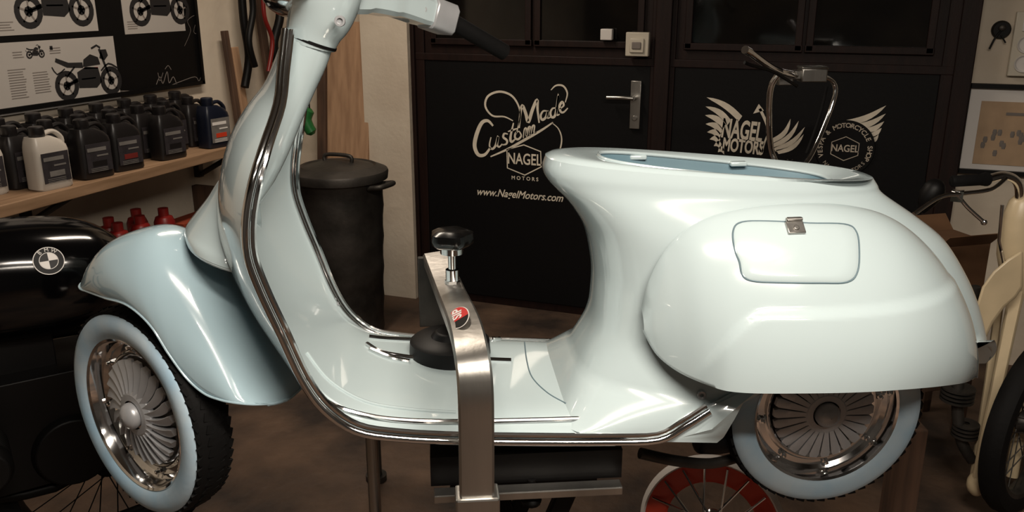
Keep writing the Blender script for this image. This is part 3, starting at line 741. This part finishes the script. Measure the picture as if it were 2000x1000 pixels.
def oval(b,rx,ry,z,m,a0=0,a1=360):
    n=40; vs=[(rx*math.cos(rad(a0+(a1-a0)*k/n)),ry*math.sin(rad(a0+(a1-a0)*k/n)),z) for k in range(n+1)]
    b.add(vs,[tuple(range(n+1))],m)
oval(b,.021,.056,.0,0); oval(b,.0192,.053,.0004,1); oval(b,.0192,.053,.0008,2,-15,195)
b.text('SIP',.026,T(0,.018,.0014)@Matrix.Diagonal((1,1.7,1,1))@RZ(80),0,bold=.0008)
b.obj('sticker',[WHITES,BLACKM,REDS],parent=lift,smooth=0,normals=False,label='oval red and black sticker with white lettering')
q0=lf(840,900,-.2); q1=lf(1215,900,-.2)
xx0,xx1=q0.x,q1.x; cx=(xx0+xx1)/2; w=xx1-xx0
b=B(); b.box((cx,.0,.725),(w,.40,.06)); b.obj('platform',BLACKM,parent=lift,smooth=0,label='black lift platform')
for yy_ in (-.225,.225):
    b=B(); b.box((cx,yy_,.690),(w*.97,.03,.016)); b.obj('platform_rail',STEEL,parent=lift,smooth=0,bevel=.002)
b=B(); b.box((cx,0,.66),(w*.8,.3,.05)); 
for k in (-1,1):
    for yy_ in (-.12,.12): b.sweep([(cx-k*.12,yy_,.07),(cx+k*.1,yy_,.65)],1,sec=[(-.02,-.012),(.02,-.012),(.02,.012),(-.02,.012)],up=(0,1,0))
b.box((cx,0,.04),(.7,.5,.08)); b.box((ar[0].x,ar[0].y+.15,.38),(.1,.4,.05)); b.obj('scissor_base',BLACKM,parent=lift,smooth=0,bevel=.004,label='dark steel scissor base')
ab=lf(932,975,-.36)
b=B(); b.box((ab.x,ab.y,ab.z-.01),(.074,.05,.05)); b.obj('arm_bracket',STEEL,parent=lift,smooth=0,bevel=.004)
k_=lf(1038,958,-.2); b=B(); b.ball((k_.x,k_.y,.655),(.02,.02,.014),0,12); b.cyl((k_.x,k_.y,.66),(k_.x,k_.y,.70),.008); b.obj('knob',BLACKM,parent=lift)
pp=lf(728,900,-.0); b=B(); b.cyl((pp.x,-.0,.0),(pp.x,-.0,.80),.013); b.cyl((pp.x,0,0),(pp.x,0,.015),.06); b.sweep([(pp.x,0,.71),(cx-w/2,0,.71)],.012,10); b.obj('support_post',STEEL,parent=lift,label='thin steel support post')

# ================================================================= OTHER MACHINES
SF=YAW
def s3(px,py,y): return unp(px,py,SF,y)
def spoked(name,M,R_,w,tm,rm,parent,label=None,spokes=28,rimr=.8,sm_=None):
    b=B(M@TOY); r1=R_*rimr
    b.lathe([(r1+.002,w*.4),(r1+.02,w*.5),(R_-.012,w*.42),(R_,w*.15),(R_,-w*.15),(R_-.012,-w*.42),(r1+.02,-w*.5),(r1+.002,-w*.4)],seg=56)
    t=b.obj(name,tm,parent=parent,label=label)
    b=B(M@TOY); b.lathe([(r1+.006,w*.4),(r1-.012,w*.36),(r1-.02,w*.1),(r1-.02,-w*.1),(r1-.012,-w*.36),(r1+.006,-w*.4)],seg=56); b.obj('rim',rm,parent=t)
    b=B(M@TOY)
    for k in range(spokes):
        a=2*math.pi*k/spokes; a2=a+(.5 if k%2 else -.5); z=.03 if k%4<2 else -.03
        b.cyl((.035*math.cos(a2),.035*math.sin(a2),z),((r1-.015)*math.cos(a),(r1-.015)*math.sin(a),0),.0018,seg=6)
    b.lathe([(.001,.045),(.02,.045),(.04,.03),(.032,.02),(.032,-.02),(.04,-.03),(.02,-.045),(.001,-.045)],seg=24); o=b.obj('spokes_and_hub',sm_ or GALV,parent=t); 
    return t
BK=SF@T(-1.22,2.15,0)@RZ(34)
bike=empty('motorcycle',BK,'black gloss motorcycle with round tank emblem parked by the shelf','motorcycle')
def bp_(px,py,y): return unp(px,py,BK,y)
R=[]
for (px,zt,zb,w) in ((-260,.93,.84,.03),(-220,.99,.78,.10),(-120,1.03,.74,.145),(0,1.035,.73,.16),(110,1.025,.73,.165),(190,1.0,.75,.15),(245,.95,.79,.1),(262,.90,.83,.03)):
    x=bp_(px,500,-.1).x; zc_=(zt+zb)/2; hz=(zt-zb)/2; row=[]
    for k in range(32):
        a=2*math.pi*k/32; ca,sa=math.cos(a),math.sin(a)
        row.append((x,w*math.copysign(abs(ca)**.85,ca),zc_+hz*math.copysign(abs(sa)**.85,sa)))
    R.append(row)
RR=[]
for j in range(32): RR.append(cr([R[i][j] for i in range(len(R))],4))
R2=[[RR[j][i] for j in range(32)] for i in range(len(RR[0]))]
b=B(); b.rings(R2,0,True,True,True); tank=b.obj('tank',BLACKG,parent=bike,smooth=60,label='black gloss fuel tank')
bv=BVHTree.FromPolygons([tuple(v) for v in b.v],b.f)
BKi=BK.inverted(); h=bv.ray_cast(BKi@CAM,(BKi.to_3x3()@ray(95,510)).normalized())
p=h[0]; n=h[1]
if n.dot(BKi@CAM-p)<0: n=-n
up=Vector((0,0,1)); up=(up-n*up.dot(n)).normalized(); rt=up.cross(n); p=p+n*.003
EM=Matrix(((rt.x,up.x,n.x,p.x),(rt.y,up.y,n.y,p.y),(rt.z,up.z,n.z,p.z),(0,0,0,1)))
b=B(EM@Matrix.Scale(.92,4)); b.lathe([(.001,.0),(.036,.0),(.038,-.001),(.038,-.006)],seg=40,m=2)
def disc(r,z,m,a0,a1):
    n=12; vs=[(0,0,z)]+[(r*math.cos(rad(a0+(a1-a0)*k/n)),r*math.sin(rad(a0+(a1-a0)*k/n)),z) for k in range(n+1)]
    b.add(vs,[tuple(range(n+2))],m)
ringp=lambda r,w,m,z: b.ribbon(circ(0,0,r,32),w,T(0,0,z),m,closed=True,n=1)
ringp(.037,.002,0,.0006); ringp(.0225,.0015,0,.0008)
disc(.0215,.001,0,0,90); disc(.0215,.001,1,90,180); disc(.0215,.001,0,180,270); disc(.0215,.001,1,270,360)
for ch,a in (('B',125),('M',90),('W',55)): b.text(ch,.014,T(.0295*math.cos(rad(a)),.0295*math.sin(rad(a)),.001)@RZ(a-90),0)
b.obj('emblem',[WHITES,INK,BLACKM],parent=tank,smooth=0,normals=False,label='round black and white tank emblem')
ex=bp_(20,700,0).x
b=B()
b.box((ex,0,.5),(.38,.26,.3)); b.box((ex-.05,0,.7),(.3,.12,.12))
for k in range(9): b.lathe([(.02,0),(.06,0),(.06,.006),(.02,.006)],T(ex-.1,-.13-.014*k,.5)@TOY,seg=24)
b.lathe([(.001,.02),(.05,.02),(.06,0),(.06,-.03)],T(ex-.1,-.27,.5)@TOY,seg=24)
b.lathe([(.001,.02),(.09,.02),(.1,0),(.1,-.05)],T(ex+.1,-.13,.43)@TOY,seg=28)
b.obj('engine',BLACKM,parent=bike,bevel=.015,smooth=35,label='black boxer engine block')
b=B(); b.sweep(cr([(ex-.5,.0,.86),(ex-.1,0,.74),(ex+.3,0,.72),(ex+.45,0,.78)],5),.02,10); b.sweep(cr([(ex-.2,-.08,.35),(ex+.1,-.08,.33),(ex+.25,-.06,.62),(ex+.25,-.06,.75)],5),.016,10); b.obj('frame',BLACKM,parent=bike)
b=B(); b.sweep(cr([(ex-.12,-.26,.45),(ex-.18,-.24,.3),(ex+.0,-.2,.22),(ex+.4,-.2,.25)],6),.022,12); b.obj('exhaust_pipe',BLACKM,parent=bike)
b=B(); b.rings([[ (x,w_*math.cos(2*math.pi*k/20),z+h_*math.sin(2*math.pi*k/20)) for k in range(20)] for x,w_,z,h_ in ((ex+.2,.06,.86,.02),(ex+.24,.11,.86,.04),(ex+.4,.12,.86,.04),(ex+.5,.1,.87,.035),(ex+.54,.05,.87,.02))],0,True,True,True); b.obj('seat',BLACKM,parent=bike,label='black seat')
spoked('wheel',T(bp_(195,800,0).x,0,.31),.31,.11,BLACKR,BLACKM,bike,'black rear wheel',sm_=BLACKM)
spoked('wheel',T(ex-.85,0,.31),.31,.1,BLACKR,BLACKM,bike,'black front wheel',sm_=BLACKM)
b=B(); 
for k in (-1,1): b.sweep([(ex-.85,k*.08,.31),(ex-.62,k*.08,.98)],.02,12)
b.sweep(cr([(ex-.45,-.34,1.08),(ex-.55,-.2,1.1),(ex-.62,0,1.02),(ex-.55,.2,1.1),(ex-.45,.34,1.08)],5),.012,10)
b.obj('fork',GALV,parent=bike)

MK=SF@T(1.02,3.05,0)@RZ(-70)
mk=empty('motorcycle',MK,'dark custom motorcycle with chrome handlebar parked before black door','motorcycle')
def m3(px,py,y): return MK.inverted()@(SF@s3(px,py,y))
b=B()
b.sweep(cr([m3(1462,100,2.72),m3(1500,128,2.82),m3(1524,140,2.9)],4),.0115,12)
b.sweep(cr([m3(1524,140,2.9),m3(1506,170,2.92),m3(1502,230,2.95),m3(1508,300,3.0),m3(1535,340,3.0)],5),.0105,12)
b.sweep(cr([m3(1560,150,3.0),m3(1610,150,3.1),m3(1632,175,3.12),m3(1612,240,3.1),m3(1580,310,3.05),m3(1545,345,3.0)],5),.0085,12)
b.sweep([m3(1524,140,2.9),m3(1566,150,3.0)],.0115,12)
mb=b.obj('handlebar',CHROME,parent=mk,label='chrome high handlebar')
q=m3(1586,146,2.98); b=B(T(q)@RZ(70)); b.box((0,0,0),(.085,.06,.045)); b.box((0,0,.025),(.09,.065,.008)); b.box((-.055,-.0,.0),(.03,.035,.03)); b.box((-.09,0,-.01),(.05,.03,.05)); b.obj('brake_reservoir',STEEL,parent=mb,bevel=.004)
b=B(); b.sweep(cr([m3(1556,168,2.93),m3(1510,140,2.8),m3(1470,128,2.72),m3(1454,122,2.7)],4),.0055,8); b.obj('lever',BLACKM,parent=mb)
b=B(); b.sweep([m3(1455,97,2.70),m3(1464,102,2.72)],.013,12); b.obj('bar_end',CHROME,parent=mb)
b=B(); b.sweep(cr([m3(1615,170,3.1),m3(1600,230,3.05),m3(1575,300,3.0)],4),.005,8); b.obj('cable',BLACKR,parent=mb)
hz=m3(1540,345,3.0)
b=B(); b.ball((0,0,0),(.09,.09,.09),0,24,M=T(hz.x,hz.y,.93)); b.obj('headlight',BLACKG,parent=mk)
b=B()
for k in (-1,1): b.sweep([(hz.x,hz.y+k*.08,.98),(hz.x-.22,hz.y+k*.08,.31)],.019,12)
b.box((hz.x,hz.y,.98),(.06,.2,.04)); b.box((hz.x-.04,hz.y,.84),(.06,.2,.03)); b.obj('fork',CHROME,parent=mk,bevel=.004)
spoked('wheel',T(hz.x-.22,hz.y,.31),.31,.1,BLACKR,CHROME,mk)
b=B(); b.ball((hz.x+.3,hz.y,.82),(.24,.12,.1),0,24); b.obj('tank',BLACKG,parent=mk)
b=B(); b.box((hz.x+.3,hz.y,.5),(.34,.24,.32)); b.sweep(cr([(hz.x+.02,hz.y,.9),(hz.x+.4,hz.y,.72),(hz.x+.75,hz.y,.7)],4),.02,10); b.obj('engine',BLACKM,parent=mk,bevel=.02)

CK=SF@T(1.5,2.5,0)@RZ(60)
ck=empty('moped',CK,'old cream moped with chrome handlebar and black grips','moped')
def c3(px,py,y): return CK.inverted()@(SF@s3(px,py,y))
b=B(); b.sweep(cr([c3(1880,353,2.35),c3(1925,350,2.38),c3(1962,343,2.42),c3(1988,358,2.46),c3(1992,400,2.5),c3(1995,440,2.5)],6),.0125,14)
b.sweep(cr([c3(1995,440,2.5),c3(2020,400,2.55),c3(2060,365,2.6),c3(2130,360,2.66)],6),.0125,14)
cb=b.obj('handlebar',CHROME,parent=ck,label='chrome handlebar')
b=B(); b.sweep([c3(1858,354,2.34),c3(1862,354,2.34),c3(1915,351,2.37),c3(1926,350,2.38)],[.013,.016,.016,.02],16); b.obj('grip',BLACKR,parent=cb)
b=B(); b.sweep(cr([c3(1965,348,2.40),c3(1935,370,2.36),c3(1880,378,2.32),c3(1835,385,2.3),c3(1785,418,2.27)],6),.006,10); b.sweep(cr([c3(1870,380,2.32),c3(1890,405,2.31),c3(1922,434,2.3)],5),.0055,10); b.ball(c3(1922,434,2.3),.009,0,10); b.box((0,0,0),(.03,.03,.03),M=T(c3(1870,382,2.33))); b.obj('lever',CHROME,parent=cb)
b=B(); b.sweep(cr([c3(1838,352,2.36),c3(1826,368,2.36),c3(1812,390,2.36),c3(1800,415,2.36)],3),[.008,.018,.026,.03,.03,.03,.026,.022,.014,.008],16); b.obj('mirror',BLACKM,parent=cb,label='black mirror')
R=[]
for (px,py,w_) in ((1994,374,.020),(1984,394,.034),(1978,425,.044),(1974,460,.050),(1972,500,.052),(1976,545,.048),(1985,575,.038)):
    q=c3(px+12,py,2.5); R.append([(q.x+w_*math.cos(2*math.pi*k/24),q.y+w_*math.sin(2*math.pi*k/24),q.z) for k in range(24)])
b=B(); b.rings(R,0,True,True,True); b.obj('headlight_shell',CREAM,parent=ck,smooth=60,label='cream headlight nacelle')
b=B(); b.sweep([c3(1958,400,2.44),c3(1952,470,2.44),c3(1962,520,2.44)],.005,8); b.obj('chrome_strip',CHROME,parent=ck)
fs_=[(-.028,-.012),(-.02,-.018),(.02,-.018),(.028,-.012),(.028,.012),(.02,.018),(-.02,.018),(-.028,.012)]
b=B()
b.sweep([c3(1992,540,2.5),c3(1950,740,2.45),c3(1908,940,2.37)],[1.15,1,.85],sec=fs_,up=(0,-1,0))
b.sweep([c3(2040,560,2.6),c3(1975,930,2.5)],.02,12)
b.sweep([c3(1958,545,2.56),c3(1932,740,2.52),c3(1902,935,2.45)],.7,sec=fs_,up=(0,-1,0))
b.ball(c3(1908,945,2.37),(.03,.03,.04),0,14)
b.obj('fork',CREAM,parent=ck,smooth=40,label='cream pressed-steel fork')
pl_=[c3(x,y,2.40) for x,y in ((1998,488),(1968,506),(1940,530),(1918,560),(1906,600),(1910,650),(1922,668),(1940,630),(1962,600),(1985,580),(1998,560))]
nrm=(c3(1950,560,2.46)-c3(1950,560,2.40)).normalized()*.05
b=B(); b.prism(pl_,nrm); b.obj('fender',CREAM,parent=ck,smooth=30,bevel=.008)
wc=c3(1985,985,2.44)
spoked('wheel',T(wc.x,wc.y,.29)@RZ(-22),.29,.07,BLACKR,GALV,ck,'black spoked moped wheel')
b=B(); 
for (px,py,y,r) in ((1905,640,2.5,.035),(1880,700,2.5,.045),(1870,770,2.5,.05),(1885,840,2.48,.04)):
    q=c3(px,py,y); 
    for j in range(4): b.lathe([(.01,0),(r,0),(r,.006),(.01,.006)],T(q.x,q.y,q.z+j*.013-.02),seg=20)
b.sweep(cr([c3(1903,560,2.5),c3(1900,640,2.5),c3(1872,740,2.5),c3(1875,850,2.48),c3(1900,900,2.46)],5),.018,12); b.obj('engine',GALV,parent=ck,label='grey finned engine parts')

q=unp(1838,520,SF,3.0); qq=SF@q
b=B(); b.box((0,0,.1),(.22,.18,.2)); 
b.add([(-.11,-.09,.2),(.11,-.09,.2),(.11,-.14,.25),(-.11,-.14,.25)],[(0,1,2,3)]); b.add([(-.11,.09,.2),(.11,.09,.2),(.11,.14,.25),(-.11,.14,.25)],[(0,1,2,3)])
o=b.obj('cardboard_box',CARD,label='open brown cardboard box on a wooden stool',cat='box',smooth=0,solid=.003,normals=False); o.location=(qq.x,qq.y,.535); o.rotation_euler=(0,0,rad(35))
b=B(); b.box((0,0,.515),(.26,.24,.03))
for a in (-1,1):
    for c_ in (-1,1): b.box((a*.1,c_*.09,.25),(.035,.035,.5))
b.box((0,-.09,.2),(.2,.02,.03)); b.box((0,.09,.2),(.2,.02,.03))
o=b.obj('stool',PLANKD,label='plain wooden stool carrying a cardboard box',cat='stool',smooth=0,bevel=.003); o.location=(qq.x,qq.y,0); o.rotation_euler=(0,0,rad(35))
q=unp(1388,1050,SF,2.05); WM=SF@T(q.x,q.y,.195)@RZ(-18)@RX(-10)
ow=empty('spare_wheel',WM,'small spoked wheel with orange-red rim standing on the floor','wheel')
b=B(TOY)
b.lathe([(.178,.02),(.184,.026),(.192,.016),(.195,0),(.192,-.016),(.184,-.026),(.178,-.02)],seg=56); tt=b.obj('tire',WHITES,parent=ow,label='pale grey tire')
b=B(TOY); b.lathe([(.179,.022),(.13,.014),(.122,.006),(.122,-.006),(.13,-.014),(.179,-.022)],seg=56); b.obj('painted_rim',ORANGE,parent=ow,label='orange-red painted rim ring')
b=B(TOY)
for k in range(18):
    a=2*math.pi*k/18; a2=a+(.6 if k%2 else -.6); z=.04
    b.cyl((.03*math.cos(a2),.03*math.sin(a2),z),(.172*math.cos(a),.172*math.sin(a),.024),.0035,seg=8)
b.lathe([(.001,.055),(.018,.055),(.034,.045),(.026,.02),(.026,-.02),(.034,-.03),(.018,-.045),(.001,-.045)],seg=24); b.obj('spokes_and_hub',CHROME,parent=ow)
q=unp(1762,930,SF,1.98); qq=SF@q; b=B(); b.box((0,0,.27),(.06,.08,.54)); b.box((0,0,.01),(.3,.2,.02)); o=b.obj('wooden_post',PLANKD,label='short brown wooden post standing on the floor',cat='post',smooth=0,bevel=.004); o.location=(qq.x,qq.y,0); o.rotation_euler=(0,0,rad(20))
q=unp(720,640,SF,2.6); qq=SF@q
b=B(); b.cyl((0,0,0),(0,0,.52),.02); b.cyl((0,0,0),(0,0,.02),.035); b.sweep([(-.02,0,.48),(.13,0,.50)],.009,10); b.lathe([(.001,.5),(.03,.5),(.03,.54),(.001,.54)],seg=20)
o=b.obj('pipe_stand',GALV,label='grey steel pipe stand with side handle',cat='stand'); o.location=(qq.x,qq.y,0); o.rotation_euler=(0,0,rad(20))

# ================================================================= LIGHTS
def lamp(x,y,z,L,W,pw,rz=0,col=(1,.90,.78)):
    b=B(); b.box((0,0,.03),(L,W,.05),0); b.sweep([(-L/2+.03,0,-.012),(L/2-.03,0,-.012)],.014,12,1)
    b.cyl((-L*.35,0,.05),(-L*.35,0,CH-z),.006,m=0); b.cyl((L*.35,0,.05),(L*.35,0,CH-z),.006,m=0)
    o=b.obj('ceiling_lamp',[WHITES,LAMPM],label='long fluorescent ceiling lamp hanging above the workshop',cat='lamp',group='ceiling lamps'); o.location=(x,y,z); o.rotation_euler=(0,0,rad(rz))
    ld=bpy.data.lights.new('lamp_light','AREA'); ld.shape='RECTANGLE'; ld.size=L; ld.size_y=W; ld.energy=pw; ld.color=col
    lo=bpy.data.objects.new('lamp_light',ld); bpy.context.scene.collection.objects.link(lo); lo.location=(x,y,z-.04); lo.rotation_euler=(0,0,rad(rz))
lamp(.08,.6,2.4,1.2,.14,56,rz=25)
lamp(.95,-.2,2.55,1.2,.14,34,rz=25)
lamp(-1.7,2.6,2.6,1.2,.16,25,rz=90,col=(1,.86,.71))
w=bpy.data.worlds.new('World'); bpy.context.scene.world=w; w.use_nodes=True
w.node_tree.nodes['Background'].inputs[0].default_value=(.9,.88,.85,1); w.node_tree.nodes['Background'].inputs[1].default_value=.02
cd=bpy.data.cameras.new('Camera'); cam=bpy.data.objects.new('Camera',cd); bpy.context.scene.collection.objects.link(cam)
cd.sensor_width=36; cd.lens=36*FL/2000; cd.clip_start=.02
cam.location=CAM; cam.rotation_euler=(rad(90)-PITCH,0,rad(20)); bpy.context.scene.camera=cam
try: bpy.context.scene.view_settings.view_transform='Standard'
except Exception: pass
